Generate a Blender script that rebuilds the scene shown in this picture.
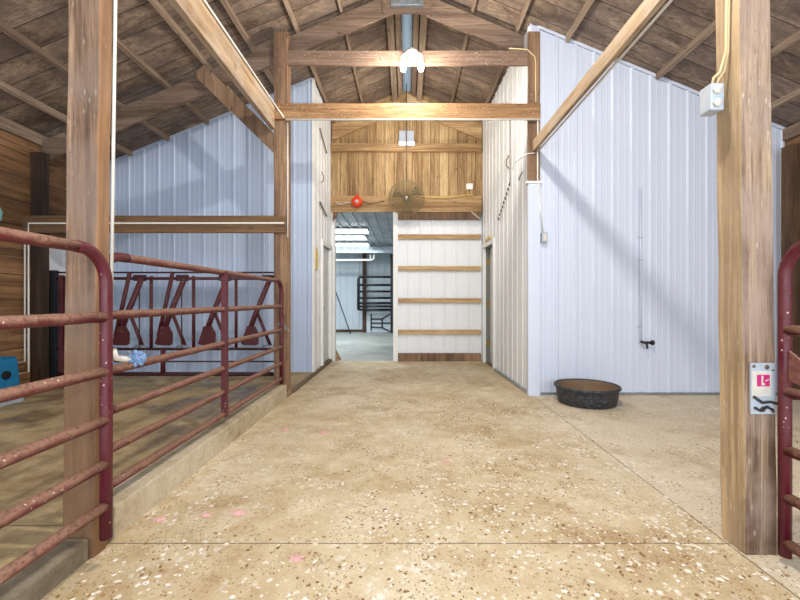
import bpy, bmesh, math, random
from mathutils import Vector, noise as mn
random.seed(7)
PI = math.pi
for o in list(bpy.data.objects):
    bpy.data.objects.remove(o)
SC = bpy.context.scene
COL = SC.collection

# ---------------------------------------------------------------- camera, world, lights, exposure
cam_d = bpy.data.cameras.new('camera'); cam = bpy.data.objects.new('camera', cam_d); COL.objects.link(cam)
cam.location = (0, 0, 1.15); cam.rotation_euler = (PI/2, 0, 0)
cam_d.sensor_width = 36; cam_d.lens = 18; cam_d.shift_x = -7/800; cam_d.clip_start = 0.02
SC.camera = cam
SC.view_settings.view_transform = 'Standard'; SC.view_settings.look = 'None'
SC.view_settings.gamma = 1; SC.view_settings.use_curve_mapping = False
SC.view_settings.exposure = 0.42
W = bpy.data.worlds.new('world'); SC.world = W; W.use_nodes = True
W.node_tree.nodes['Background'].inputs[0].default_value = (0.72, 0.84, 1.0, 1)
W.node_tree.nodes['Background'].inputs[1].default_value = 0.85

def area(name, loc, rot, sx, sy, e, col):
    l = bpy.data.lights.new(name, 'AREA'); l.shape = 'RECTANGLE'; l.size = sx; l.size_y = sy; l.energy = e; l.color = col
    o = bpy.data.objects.new(name, l); COL.objects.link(o); o.location = loc; o.rotation_euler = rot
    return o
def point(name, loc, e, col, r=0.05):
    l = bpy.data.lights.new(name, 'POINT'); l.energy = e; l.color = col; l.shadow_soft_size = r
    o = bpy.data.objects.new(name, l); COL.objects.link(o); o.location = loc
    return o
# daylight coming in through the open end of the barn behind the camera
area('daylight_from_open_barn_end', (0.2, -1.9, 1.9), (PI/2, 0, PI), 7.4, 3.0, 185, (0.80, 0.90, 1.0)).rotation_euler = (-PI/2, 0, PI)
bpy.data.objects['daylight_from_open_barn_end'].rotation_euler = (PI/2, 0, 0)
# the twin bulb lamps (their glass is built further down)
BULB_Z = 3.97
point('bulb_light', (-0.045, 4.62, 3.76), 34, (1.0, 0.93, 0.82), 0.05)
point('bulb_light', (0.165, 4.62, 3.76), 34, (1.0, 0.93, 0.82), 0.05)
point('bulb_light', (0.52, 1.60, 4.10), 115, (1.0, 0.95, 0.88), 0.035)
point('bulb_light', (0.62, 1.60, 4.10), 115, (1.0, 0.95, 0.88), 0.035)
point('passage_fill_light', (0.0, 6.75, 3.9), 15, (1.0, 0.97, 0.92), 0.12)  # added fill to brighten the passage, well forward of the gable panel
# the photographer's flash, just above the camera
point('flash_light', (0.0, -0.1, 1.50), 40, (1.0, 0.97, 0.94), 0.05)
# far room tubes
area('tube_light', (-2.2, 10.4, 2.80), (0, 0, 0), 2.6, 0.2, 70, (0.9, 0.97, 1.0))
area('tube_light', (-2.2, 12.2, 2.80), (0, 0, 0), 2.6, 0.2, 50, (0.9, 0.97, 1.0))

# ---------------------------------------------------------------- materials
def lin(r, g, b):
    f = lambda c: ((c/255)/12.92 if c/255 <= 0.04045 else (((c/255)+0.055)/1.055)**2.4)
    return (f(r), f(g), f(b), 1)
class NT:
    def __init__(s, name):
        s.m = bpy.data.materials.new(name); s.m.use_nodes = True
        s.t = s.m.node_tree; s.n = s.t.nodes; s.l = s.t.links
        s.b = s.n['Principled BSDF']
    def add(s, typ, **kw):
        n = s.n.new(typ)
        for k, v in kw.items(): setattr(n, k, v)
        return n
    def link(s, a, b): s.l.new(a, b)
    def val(s, sock, v):
        if hasattr(v, 'is_output') or isinstance(v, bpy.types.NodeSocket): s.link(v, sock)
        else: sock.default_value = v
    def math(s, op, a, b=0.0, c=None, clamp=False):
        n = s.add('ShaderNodeMath', operation=op, use_clamp=clamp)
        s.val(n.inputs[0], a); s.val(n.inputs[1], b)
        if c is not None: s.val(n.inputs[2], c)
        return n.outputs[0]
    def obj(s, scale=(1, 1, 1), rnd=True):
        tc = s.add('ShaderNodeTexCoord')
        src = tc.outputs['Object']
        if rnd:
            oi = s.add('ShaderNodeObjectInfo')
            v = s.add('ShaderNodeVectorMath', operation='ADD')
            m = s.math('MULTIPLY', oi.outputs['Random'], 37.0)
            s.link(src, v.inputs[0]); s.link(m, v.inputs[1]); src = v.outputs[0]
        mp = s.add('ShaderNodeMapping'); mp.inputs['Scale'].default_value = scale
        s.link(src, mp.inputs[0]); return mp.outputs[0]
    def noise(s, vec, scale, detail=4, rough=0.55, dist=0.0):
        n = s.add('ShaderNodeTexNoise'); s.link(vec, n.inputs['Vector'])
        n.inputs['Scale'].default_value = scale; n.inputs['Detail'].default_value = detail
        n.inputs['Roughness'].default_value = rough; n.inputs['Distortion'].default_value = dist
        return n.outputs[0]
    def vor(s, vec, scale, feature='F1', out='Distance', rnd=1.0, dims='3D'):
        n = s.add('ShaderNodeTexVoronoi', feature=feature, voronoi_dimensions=dims); s.link(vec, n.inputs['Vector'])
        n.inputs['Scale'].default_value = scale
        n.inputs['Randomness'].default_value = rnd
        return n.outputs[out]
    def ramp(s, fac, stops, interp='LINEAR'):
        r = s.add('ShaderNodeValToRGB'); cr = r.color_ramp; cr.interpolation = interp
        while len(cr.elements) < len(stops): cr.elements.new(0.5)
        for e, (p, c) in zip(cr.elements, stops):
            e.position = p; e.color = c if len(c) == 4 else (*c, 1)
        s.val(r.inputs[0], fac); return r.outputs[0]
    def step(s, fac, a, b):
        n = s.add('ShaderNodeMapRange'); n.clamp = True
        s.val(n.inputs[0], fac); n.inputs[1].default_value = a; n.inputs[2].default_value = b
        return n.outputs[0]
    def mix(s, fac, a, b, mode='MIX'):
        n = s.add('ShaderNodeMix', data_type='RGBA', blend_type=mode)
        s.val(n.inputs[0], fac); s.val(n.inputs[6], a); s.val(n.inputs[7], b)
        return n.outputs[2]
    def bump(s, h, strength=0.3, dist=0.005):
        n = s.add('ShaderNodeBump'); n.inputs['Strength'].default_value = strength; n.inputs['Distance'].default_value = dist
        s.link(h, n.inputs['Height']); s.link(n.outputs[0], s.b.inputs['Normal'])
    def color(s, c): s.val(s.b.inputs['Base Color'], c)
    def rough(s, v): s.val(s.b.inputs['Roughness'], v)

def plain(name, c, rough=0.5, metal=0.0, var=0.0, emit=None):
    t = NT(name)
    if var:
        n = t.noise(t.obj(), 18, 5)
        d = tuple(x*(1-var) for x in c[:3])+(1,)
        t.color(t.mix(t.step(n, 0.35, 0.7), c, d))
    else: t.color(c)
    t.rough(rough); t.b.inputs['Metallic'].default_value = metal
    if emit:
        t.b.inputs['Emission Color'].default_value = c; t.b.inputs['Emission Strength'].default_value = emit
    return t.m

def wood(name, light, mid, dark, axis='z', sideface=None, mud=None, plank=None, plank_axis=None, grey=None, greyamt=0.0, specks=0.0, fine=1.0, seam=0.5, knots=0.35, stain=None):
    """procedural sawn timber: grain along axis, optional board seams of width plank across plank_axis"""
    t = NT(name)
    sc = {'x': (0.06, 1, 1), 'y': (1, 0.06, 1), 'z': (1, 1, 0.06)}[axis]
    base = t.obj((1, 1, 1), rnd=plank is None)
    vec = t.obj(sc, rnd=plank is None)
    pr = None
    if plank:
        sep = t.add('ShaderNodeSeparateXYZ'); t.link(base, sep.inputs[0])
        u = sep.outputs['XYZ'.index(plank_axis.upper())]
        k = t.math('DIVIDE', u, plank)
        fl = t.math('FLOOR', k); fr = t.math('FRACT', k)
        wn = t.add('ShaderNodeTexWhiteNoise', noise_dimensions='1D'); t.link(fl, wn.inputs['W'])
        pr = wn.outputs[0]
        off = t.add('ShaderNodeVectorMath', operation='ADD'); t.link(vec, off.inputs[0])
        t.link(t.math('MULTIPLY', pr, 23.0), off.inputs[1]); vec = off.outputs[0]
        off2 = t.add('ShaderNodeVectorMath', operation='ADD'); t.link(base, off2.inputs[0])
        t.link(t.math('MULTIPLY', pr, 23.0), off2.inputs[1]); base = off2.outputs[0]
    g1 = t.noise(vec, 9*fine, 8, 0.65, 1.2)
    g2 = t.noise(vec, 55*fine, 4, 0.6, 0.4)
    big = t.noise(vec, 2.2, 3, 0.5, 0.5)
    mot = t.noise(base, 3.0, 5, 0.6)
    f = t.math('ADD', t.math('MULTIPLY', g1, 0.55), t.math('MULTIPLY', big, 0.45))
    col = t.ramp(f, [(0.40, dark), (0.5, mid), (0.60, light)])
    col = t.mix(t.math('MULTIPLY', t.step(g2, 0.5, 0.68), 0.6), col, dark)
    fs = {'x': (0.016, 1, 1), 'y': (1, 0.016, 1), 'z': (1, 1, 0.016)}[axis]
    fm = t.add('ShaderNodeMapping'); fm.inputs['Scale'].default_value = fs; t.link(base, fm.inputs[0])
    g4 = t.noise(fm.outputs[0], 85*fine, 3, 0.6, 0.6)
    col = t.mix(t.math('MULTIPLY', t.step(g4, 0.52, 0.64), 0.45), col, dark)
    col = t.mix(t.math('MULTIPLY', t.math('SUBTRACT', 1.0, t.step(g4, 0.34, 0.44)), 0.35), col, light)
    g3 = t.noise(vec, 24*fine, 3, 0.5, 2.0)
    crack = t.math('SUBTRACT', 1.0, t.step(t.math('ABSOLUTE', t.math('SUBTRACT', g3, 0.5)), 0.0, 0.022))
    crack = t.math('MULTIPLY', crack, t.step(mot, 0.42, 0.58))
    col = t.mix(t.math('MULTIPLY', crack, 0.75), col, tuple(x*0.4 for x in dark[:3])+(1,))
    blot = t.noise(base, 16, 4, 0.7)
    col = t.mix(t.math('MULTIPLY', t.step(blot, 0.55, 0.75), 0.35), col, dark)
    if grey: col = t.mix(t.math('MULTIPLY', t.step(mot, 0.42, 0.62), greyamt), col, grey)
    # knots
    ks = {'x': (0.45, 1, 1), 'y': (1, 0.45, 1), 'z': (1, 1, 0.45)}[axis]
    km = t.add('ShaderNodeMapping'); km.inputs['Scale'].default_value = ks; t.link(base, km.inputs[0])
    kv = t.vor(km.outputs[0], 5.5)
    kn = t.math('SUBTRACT', 1.0, t.step(kv, 0.05, 0.12))
    col = t.mix(t.math('MULTIPLY', kn, knots*1.6, clamp=True), col, tuple(x*0.35 for x in dark[:3])+(1,))
    if plank:
        col = t.mix(t.math('MULTIPLY', pr, 0.45), col, t.mix(1.0, col, (0.55, 0.5, 0.48, 1), 'MULTIPLY'))
        e = t.math('MINIMUM', fr, t.math('SUBTRACT', 1.0, fr))
        wob = t.math('MULTIPLY', t.noise(base, 6, 2), 0.02)
        sm = t.math('SUBTRACT', 1.0, t.step(t.math('ADD', e, t.math('MULTIPLY', wob, -1)), 0.0, 0.022*0.2/plank+0.006))
        col = t.mix(t.math('MULTIPLY', sm, seam), col, tuple(x*0.2 for x in dark[:3])+(1,))
    if stain: col = t.mix(t.step(t.noise(base, 1.7, 6, 0.7), 0.55, 0.68), col, stain)
    if specks:
        sv = t.vor(t.obj((1, 1, 0.35) if axis == 'z' else (1, 1, 1)), 38)
        msk = t.math('MULTIPLY', t.math('SUBTRACT', 1.0, t.step(sv, 0.08, 0.25)), t.step(t.noise(base, 4, 3), 0.46, 0.6))
        col = t.mix(t.math('MULTIPLY', msk, specks), col, lin(225, 212, 195))
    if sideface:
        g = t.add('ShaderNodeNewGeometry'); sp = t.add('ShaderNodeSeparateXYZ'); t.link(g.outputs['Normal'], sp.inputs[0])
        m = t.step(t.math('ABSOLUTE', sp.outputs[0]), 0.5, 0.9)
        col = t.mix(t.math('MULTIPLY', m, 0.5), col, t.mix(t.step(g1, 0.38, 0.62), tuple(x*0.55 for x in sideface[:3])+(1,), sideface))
    if mud:
        tc = t.add('ShaderNodeTexCoord'); sp = t.add('ShaderNodeSeparateXYZ'); t.link(tc.outputs['Object'], sp.inputs[0])
        m = t.math('ADD', t.math('MULTIPLY', sp.outputs[2], -1.0), t.math('MULTIPLY', mot, 0.9))
        col = t.mix(t.math('MULTIPLY', t.step(m, -0.65, -0.25), 0.75), col, t.mix(g1, tuple(x*0.4 for x in mud[:3])+(1,), mud))
    t.color(col); t.rough(0.78)
    t.bump(t.math('ADD', t.math('ADD', g1, g2), crack), 0.4, 0.004)
    return t.m

def concrete(name, base, light, dark, speck=True, slabsplit=False, joints=(), rough=0.75, wet=False, right=None):
    t = NT(name)
    v = t.obj(rnd=False)
    a = t.noise(v, 0.9, 5, 0.62, 0.3); b = t.noise(v, 6, 6, 0.7); c = t.noise(v, 40, 3, 0.6)
    col = t.ramp(t.math('ADD', t.math('MULTIPLY', a, 0.6), t.math('MULTIPLY', b, 0.4)), [(0.38, dark), (0.5, base), (0.62, light)])
    sep = t.add('ShaderNodeSeparateXYZ'); t.link(v, sep.inputs[0])
    if right:
        m = t.step(sep.outputs[0], 1.50, 1.53)
        col = t.mix(t.math('MULTIPLY', m, 0.75), col, t.mix(b, right, light))
    col = t.mix(t.math('MULTIPLY', t.step(c, 0.42, 0.75), 0.30), col, dark)
    if speck:
        dens = t.step(t.noise(v, 1.1, 3, 0.5), 0.40, 0.60)
        s1 = t.math('SUBTRACT', 1.0, t.step(t.vor(v, 45, dims='2D'), 0.13, 0.25))
        ms = t.math('MULTIPLY', s1, t.step(t.noise(v, 9, 3), 0.48, 0.60))
        col = t.mix(t.math('MULTIPLY', t.math('MULTIPLY', ms, dens), 0.85), col, lin(232, 224, 214))
        dv = t.add('ShaderNodeVectorMath', operation='ADD'); t.link(v, dv.inputs[0])
        nz = t.add('ShaderNodeTexNoise'); t.link(v, nz.inputs['Vector']); nz.inputs['Scale'].default_value = 40; nz.inputs['Detail'].default_value = 4
        dm = t.add('ShaderNodeVectorMath', operation='SCALE'); t.link(nz.outputs['Color'], dm.inputs[0]); dm.inputs['Scale'].default_value = 0.05
        t.link(dm.outputs[0], dv.inputs[1])
        s3 = t.math('SUBTRACT', 1.0, t.step(t.vor(dv.outputs[0], 16, dims='2D'), 0.14, 0.30))
        m3 = t.math('MULTIPLY', t.math('MULTIPLY', s3, t.step(t.noise(v, 4.5, 3), 0.50, 0.60)), dens)
        col = t.mix(t.math('MULTIPLY', m3, 0.8), col, lin(236, 229, 218))
        s4 = t.math('SUBTRACT', 1.0, t.step(t.vor(dv.outputs[0], 24, dims='2D'), 0.10, 0.22))
        m4 = t.math('MULTIPLY', s4, t.step(t.noise(dv.outputs[0], 3.1, 3), 0.50, 0.60))
        col = t.mix(t.math('MULTIPLY', m4, 0.65), col, lin(138, 100, 58))
        sm = t.step(t.noise(v, 3.3, 7, 0.72), 0.56, 0.70)
        col = t.mix(t.math('MULTIPLY', t.math('MULTIPLY', sm, dens), 0.75), col, lin(232, 221, 202))
        s2 = t.math('SUBTRACT', 1.0, t.step(t.vor(t.obj((1.2, .9, 1), rnd=False), 33, dims='2D'), 0.10, 0.2))
        md = t.math('MULTIPLY', s2, t.step(t.noise(v, 5, 3), 0.45, 0.58))
        col = t.mix(t.math('MULTIPLY', md, 0.7), col, lin(110, 82, 50))
        br = t.step(t.noise(v, 1.6, 6, 0.7), 0.54, 0.68)
        col = t.mix(t.math('MULTIPLY', br, 0.55), col, lin(158, 124, 80))
    for ax, pos, w in joints:
        d = t.math('ABSOLUTE', t.math('SUBTRACT', sep.outputs[ax], pos))
        d = t.math('ADD', d, t.math('MULTIPLY', c, 0.002))
        k = t.math('SUBTRACT', 1.0, t.step(d, w*0.5, w))
        col = t.mix(t.math('MULTIPLY', k, 0.8), col, lin(70, 52, 36))
    t.color(col)
    if wet:
        wm = t.step(t.noise(v, 0.8, 4, 0.6), 0.50, 0.58)
        t.rough(t.math('SUBTRACT', 0.8, t.math('MULTIPLY', wm, 0.55)))
        col2 = t.mix(t.math('MULTIPLY', wm, 0.55), col, lin(92, 72, 52)); t.color(col2)
    else: t.rough(rough)
    t.bump(t.math('ADD', b, c), 0.25, 0.006)
    return t.m

def sheet(name, c, dirt, amt=0.2, rough=0.38):
    t = NT(name)
    n = t.noise(t.obj((1, 1, 0.25)), 2.2, 6, 0.62); m = t.noise(t.obj((1, 1, 0.1)), 14, 3)
    f = t.math('MULTIPLY', t.step(n, 0.45, 0.75), amt)
    t.color(t.mix(f, c, dirt)); t.rough(rough); t.b.inputs['Specular IOR Level'].default_value = 0.4
    return t.m

def gatepaint(name, red, rust, dustamt=0.9):
    t = NT(name)
    v = t.obj()
    g = t.add('ShaderNodeNewGeometry'); sp = t.add('ShaderNodeSeparateXYZ'); t.link(g.outputs['Normal'], sp.inputs[0])
    n = t.noise(v, 9, 8, 0.75); n2 = t.noise(v, 70, 3)
    f = t.step(t.math('ADD', t.math('MULTIPLY', sp.outputs[2], 0.30), t.math('ADD', n, t.math('MULTIPLY', n2, 0.2))), 0.46, 0.70)
    col = t.mix(t.math('MULTIPLY', f, dustamt), red, rust)
    col = t.mix(t.math('MULTIPLY', t.step(n2, 0.50, 0.66), 0.65), col, lin(66, 30, 24))
    s = t.math('SUBTRACT', 1.0, t.step(t.vor(v, 42), 0.08, 0.2))
    s = t.math('MULTIPLY', s, t.step(t.noise(v, 7, 3), 0.5, 0.6))
    col = t.mix(t.math('MULTIPLY', s, 0.8), col, lin(225, 200, 190))
    t.color(col); t.rough(t.math('ADD', 0.33, t.math('MULTIPLY', f, 0.4)))
    t.bump(n2, 0.2, 0.002)
    return t.m

L = lin
M = dict(
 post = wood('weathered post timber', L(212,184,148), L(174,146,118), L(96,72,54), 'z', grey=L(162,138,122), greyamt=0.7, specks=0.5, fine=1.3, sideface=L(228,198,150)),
 postmud = wood('weathered shaded post timber with muddy foot', L(172,138,106), L(138,106,80), L(78,56,40), 'z', grey=L(132,108,92), greyamt=0.7, specks=0.2, fine=1.3, sideface=L(184,136,88), mud=L(128,90,56)),  # timber tones darkened for this post's shade; the muddy foot is dirt
 postdark = wood('dark side post timber', L(96,70,46), L(72,50,32), L(42,30,20), 'z'),
 postback = wood('dusty brown post timber', L(168,134,102), L(138,106,80), L(96,72,54), 'z', specks=0.35),
 beamx = wood('golden cross beam timber', L(190,152,108), L(164,124,82), L(116,82,50), 'x', specks=0.8),
 beamup = wood('dusty upper beam timber', L(164,138,118), L(138,112,94), L(98,76,62), 'x', specks=1.0),
 beamy = wood('pale beam timber', L(200,174,140), L(176,148,114), L(126,100,74), 'y', grey=L(190,176,160), greyamt=0.5),
 girtx = wood('brown girt timber', L(150,116,80), L(122,92,62), L(84,60,40), 'x'),
 brace = wood('brace timber', L(160,130,104), L(134,106,82), L(98,72,54), 'z'),
 rafter = wood('rafter timber', L(156,132,112), L(132,110,94), L(94,74,60), 'x'),
 purlin = wood('purlin timber', L(176,156,134), L(150,130,110), L(112,92,76), 'y'),
 roof = wood('roof deck boards', L(180,158,134), L(142,122,104), L(90,74,60), 'x', plank=0.27, plank_axis='y', grey=L(120,104,98), greyamt=0.6, fine=0.7, seam=0.85, knots=0.4),
 sidewall = wood('side wall boards', L(172,132,92), L(140,102,66), L(92,64,40), 'y', plank=0.29, plank_axis='z', fine=0.7, seam=0.8),
 backwall = wood('gable boards', L(216,186,138), L(190,156,108), L(130,98,62), 'z', plank=0.17, plank_axis='x', seam=0.75),
 backgirt = wood('back wall girts', L(218,186,138), L(194,158,112), L(148,112,72), 'x'),
 floor = concrete('barn floor', L(203,186,152), L(222,209,182), L(176,152,112), joints=((0, 1.513, 0.006), (1, 1.89, 0.006)), right=L(206,194,172)),
 pen = concrete('pen floor', L(180,158,118), L(206,186,146), L(132,108,74), speck=False, wet=True, joints=((1, 1.95, 0.006),)),
 farfloor = concrete('far room floor', L(150,154,148), L(170,174,168), L(124,126,118), speck=False, rough=0.5),
 curb = concrete('curb concrete', L(190,176,148), L(212,202,178), L(138,116,86), speck=False),
 curbdark = concrete('old curb concrete', L(120,108,88), L(150,140,120), L(76,62,46), speck=False),
 white = sheet('white steel sheet', L(238,240,242), L(216,216,214)),
 whitedaylit = sheet('white steel sheet daylight tint', L(212,219,234), L(176,188,208)),  # same white steel, bluish cast of daylight put into the base colour
 leftdaylit = sheet('white steel sheet pen side daylight tint', L(194,209,232), L(160,176,206), 0.3),  # white sheet with the blue of the daylight mixed into its colour
 farwhite = sheet('far room steel sheet', L(196,206,214), L(160,172,182), 0.4),
 farceil = sheet('far room ceiling sheet', L(190,198,205), L(120,128,134), 0.6, 0.25),
 gate = gatepaint('maroon gate paint', L(84,12,34), L(96,44,42), 0.6),
 rail = gatepaint('dusty gate rail', L(92,26,34), L(138,102,84), 1.0),
 lock = gatepaint('headlock paint', L(76,16,28), L(90,44,44), 0.7),
 lockdark = gatepaint('dark headlock steel', L(52,14,24), L(70,36,38), 0.7),
 plate = gatepaint('counterweight paint', L(74,10,20), L(84,30,32), 0.5),
 black = plain('black steel', L(24,26,30), 0.45),
 rubber = None,
 pvc = plain('white conduit plastic', L(232,228,218), 0.5, var=0.12),
 blue = plain('blue plastic', L(24,120,168), 0.4, var=0.25),
 hole = plain('dark hole shade', L(14,14,16), 0.9),
 glass = plain('frosted bulb glass', (1, 0.96, 0.88, 1), 0.3, emit=7),
 tube = plain('lit tube diffuser', (0.92, 0.98, 1.0, 1), 0.3, emit=3.0),
 galv = plain('galvanised steel', L(166,176,184), 0.35, 0.7, var=0.3),
 greybox = plain('grey plastic box', L(178,186,196), 0.5, var=0.15),
 dirtwhite = plain('dusty white plastic', L(214,208,196), 0.6, var=0.15),
 ridge = plain('translucent ridge sheet', L(176,200,214), 0.4, var=0.25),
 trimw = plain('white painted trim', L(240,240,238), 0.45, var=0.06),
 doorw = plain('white door skin', L(214,216,214), 0.4, var=0.05),
 jamb = plain('dark door gap shade', L(112,116,108), 0.6),  # dark tone on jambs stands in for the shaded door gap
 brass = plain('brass hinge metal', L(150,120,66), 0.4, 0.6),
 red = plain('orange red plastic', L(228,62,22), 0.35),
 yellow = plain('yellow paper', L(222,192,110), 0.6),
 cable = plain('tan cable jacket', L(200,178,134), 0.6),
 lampbase = plain('dusty lamp base', L(150,146,138), 0.7),
 fan = plain('dusty fan wire', L(150,132,96), 0.7, 0.2),
 fanb = plain('dusty fan blade', L(146,124,88), 0.7, 0.1, var=0.3),
 chip = plain('white chips', L(238,232,224), 0.85, var=0.12),
 bits = plain('brown litter', L(150,114,70), 0.9, var=0.5),
 pink = plain('pink fluff', L(226,178,170), 0.9, var=0.2),
 pinkp = plain('pink print', L(190,40,110), 0.5),
 ink = plain('dark print', L(40,36,36), 0.6),
 teal = plain('teal plastic', L(120,176,168), 0.5),
 baseb = plain('dark base strip', L(120,104,82), 0.7, var=0.3),
 rust = plain('worn steel', L(120,100,86), 0.55, 0.5, var=0.4),
)
t = NT('feed tub rubber'); v = t.obj()
c = t.mix(t.step(t.noise(v, 45, 5, 0.7), 0.5, 0.75), L(40,42,46), L(112,114,118)); t.color(c); t.rough(0.6); t.bump(t.noise(v, 30, 4), 0.5, 0.01); M['rubber'] = t.m
t = NT('translucent ridge panel'); tr = t.add('ShaderNodeBsdfTranslucent'); tr.inputs[0].default_value = (0.86,0.95,1.0,1)
mx = t.add('ShaderNodeMixShader'); mx.inputs[0].default_value = 0.75; t.link(t.b.outputs[0], mx.inputs[1]); t.link(tr.outputs[0], mx.inputs[2])
t.color(L(190,205,212)); t.link(mx.outputs[0], t.n['Material Output'].inputs[0]); M['ridge'] = t.m
t = NT('white chips'); v = t.obj(rnd=False); t.rough(0.9)
t.color(t.ramp(t.noise(v, 45, 2), [(0.38, L(204,186,154)), (0.52, L(222,210,190)), (0.66, L(238,232,226))])); M['chip'] = t.m
t = NT('feed tub inside mud'); v = t.obj()
t.color(t.mix(t.noise(v, 12, 5), L(140,110,80), L(100,84,66))); t.rough(0.8); M['mud'] = t.m

# ---------------------------------------------------------------- mesh helpers
class MB:
    def __init__(s): s.v = []; s.f = []; s.sm = []
    def add(s, vs, fs, smooth=False):
        k = len(s.v); s.v += [tuple(p) for p in vs]
        for f in fs: s.f.append(tuple(k+i for i in f)); s.sm.append(smooth)
        return s
    def hexa(s, c8):
        return s.add(c8, [(0,3,2,1),(4,5,6,7),(0,1,5,4),(1,2,6,5),(2,3,7,6),(3,0,4,7)])
    def box(s, x0, x1, y0, y1, z0, z1):
        return s.hexa([(x0,y0,z0),(x1,y0,z0),(x1,y1,z0),(x0,y1,z0),(x0,y0,z1),(x1,y0,z1),(x1,y1,z1),(x0,y1,z1)])
    def prism(s, poly, axis, a, b):
        """polygon of 2D points extruded along axis from a to b"""
        n = len(poly)
        def P(u, w, t): return {'x': (t,u,w), 'y': (u,t,w), 'z': (u,w,t)}[axis]
        vs = [P(u,w,a) for u,w in poly]+[P(u,w,b) for u,w in poly]
        fs = [tuple(range(n))[::-1], tuple(range(n,2*n))]+[(i,(i+1)%n,n+(i+1)%n,n+i) for i in range(n)]
        return s.add(vs, fs)
    def tube(s, pts, r, seg=12, cap=True):
        pts = [Vector(p) for p in pts]; rings = []
        n = len(pts); up = None
        for i, p in enumerate(pts):
            d = (pts[min(i+1,n-1)]-pts[max(i-1,0)]).normalized()
            if up is None:
                up = Vector((0,0,1)) if abs(d.z) < 0.9 else Vector((1,0,0))
            a = (up-d*up.dot(d)).normalized(); b = d.cross(a); up = a
            rr = r[i] if isinstance(r, (list, tuple)) else r
            rings.append([p+(a*math.cos(2*PI*k/seg)+b*math.sin(2*PI*k/seg))*rr for k in range(seg)])
        k0 = len(s.v)
        for ring in rings: s.v += [tuple(q) for q in ring]
        for i in range(n-1):
            for k in range(seg):
                s.f.append((k0+i*seg+k, k0+i*seg+(k+1)%seg, k0+(i+1)*seg+(k+1)%seg, k0+(i+1)*seg+k)); s.sm.append(True)
        if cap:
            s.f.append(tuple(k0+k for k in range(seg))[::-1]); s.sm.append(False)
            s.f.append(tuple(k0+(n-1)*seg+k for k in range(seg))); s.sm.append(False)
        return s
    def lathe(s, prof, c, seg=32, axis='z'):
        k0 = len(s.v); n = len(prof)
        for r, h in prof:
            for k in range(seg):
                a = 2*PI*k/seg; x, y = r*math.cos(a), r*math.sin(a)
                s.v.append((c[0]+x, c[1]+y, c[2]+h) if axis == 'z' else ((c[0]+x, c[1]+h, c[2]+y) if axis == 'y' else (c[0]+h, c[1]+x, c[2]+y)))
        for i in range(n-1):
            for k in range(seg):
                s.f.append((k0+i*seg+k, k0+i*seg+(k+1)%seg, k0+(i+1)*seg+(k+1)%seg, k0+(i+1)*seg+k)); s.sm.append(True)
        return s
    def torus(s, c, R, r, axis='y', seg=32, ms=6):
        pts = []
        k0 = len(s.v)
        for i in range(seg):
            a = 2*PI*i/seg
            for j in range(ms):
                b = 2*PI*j/ms; q = R+r*math.cos(b); h = r*math.sin(b)
                x, y = q*math.cos(a), q*math.sin(a)
                s.v.append((c[0]+x, c[1]+h, c[2]+y) if axis == 'y' else ((c[0]+x, c[1]+y, c[2]+h) if axis == 'z' else (c[0]+h, c[1]+x, c[2]+y)))
        for i in range(seg):
            for j in range(ms):
                s.f.append((k0+i*ms+j, k0+((i+1)%seg)*ms+j, k0+((i+1)%seg)*ms+(j+1)%ms, k0+i*ms+(j+1)%ms)); s.sm.append(True)
        return s
    def build(s, name, mat, parent=None, origin=None, bevel=0.0, rough=0.0, cuts=0, mats=None):
        me = bpy.data.meshes.new(name)
        org = Vector(origin) if origin is not None else (Vector(parent.location) if parent is not None else None)
        if org is None:
            xs, ys, zs = zip(*s.v); org = Vector(((min(xs)+max(xs))/2, (min(ys)+max(ys))/2, min(zs)))
        if parent is not None:
            w = Vector((0,0,0)); p = parent
            while p is not None: w += Vector(p.location); p = p.parent
            org = w
        me.from_pydata([tuple(Vector(p)-org) for p in s.v], [], s.f)
        for p, sm in zip(me.polygons, s.sm): p.use_smooth = sm
        bm = bmesh.new(); bm.from_mesh(me)
        bmesh.ops.recalc_face_normals(bm, faces=bm.faces)
        if bevel:
            bmesh.ops.bevel(bm, geom=list(bm.edges), offset=bevel, segments=2, affect='EDGES', profile=0.6)
        if cuts:
            mxl = sorted((e.calc_length() for e in bm.edges), reverse=True)[0]
            bmesh.ops.subdivide_edges(bm, edges=[e for e in bm.edges if e.calc_length() > mxl*0.5], cuts=cuts, use_grid_fill=True)
        if rough:
            for v in bm.verts:
                q = v.co*3.1+org
                v.co += Vector((mn.noise(q), mn.noise(q+Vector((9,3,1))), mn.noise(q+Vector((2,7,5)))*0.3))*rough
        bm.to_mesh(me); bm.free()
        me.materials.append(mat)
        o = bpy.data.objects.new(name, me); COL.objects.link(o)
        if parent is None: o.location = org
        else: o.parent = parent
        return o
def tag(o, label, cat, group=None, kind=None):
    o['label'] = label; o['category'] = cat
    if group: o['group'] = group
    if kind: o['kind'] = kind
    return o
def thing(name, label, cat, loc, group=None):
    o = bpy.data.objects.new(name, None); COL.objects.link(o); o.location = loc; o.empty_display_size = 0.1
    return tag(o, label, cat, group)
def struct(o):
    o['kind'] = 'structure'; return o
def dup(root, loc, label):
    r = root.copy(); COL.objects.link(r); r.location = loc; r['label'] = label
    for ch in list(root.children):
        c = ch.copy(); COL.objects.link(c); c.parent = r
        for g in list(ch.children):
            d = g.copy(); COL.objects.link(d); d.parent = c
    return r

def R(x): return 5.13-0.415*abs(x)           # underside of the roof deck
Y0 = -1.6; YF = 4.84; YL = 6.10; YB = 7.54; XS = 4.58; SLAB = 0.05

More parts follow.
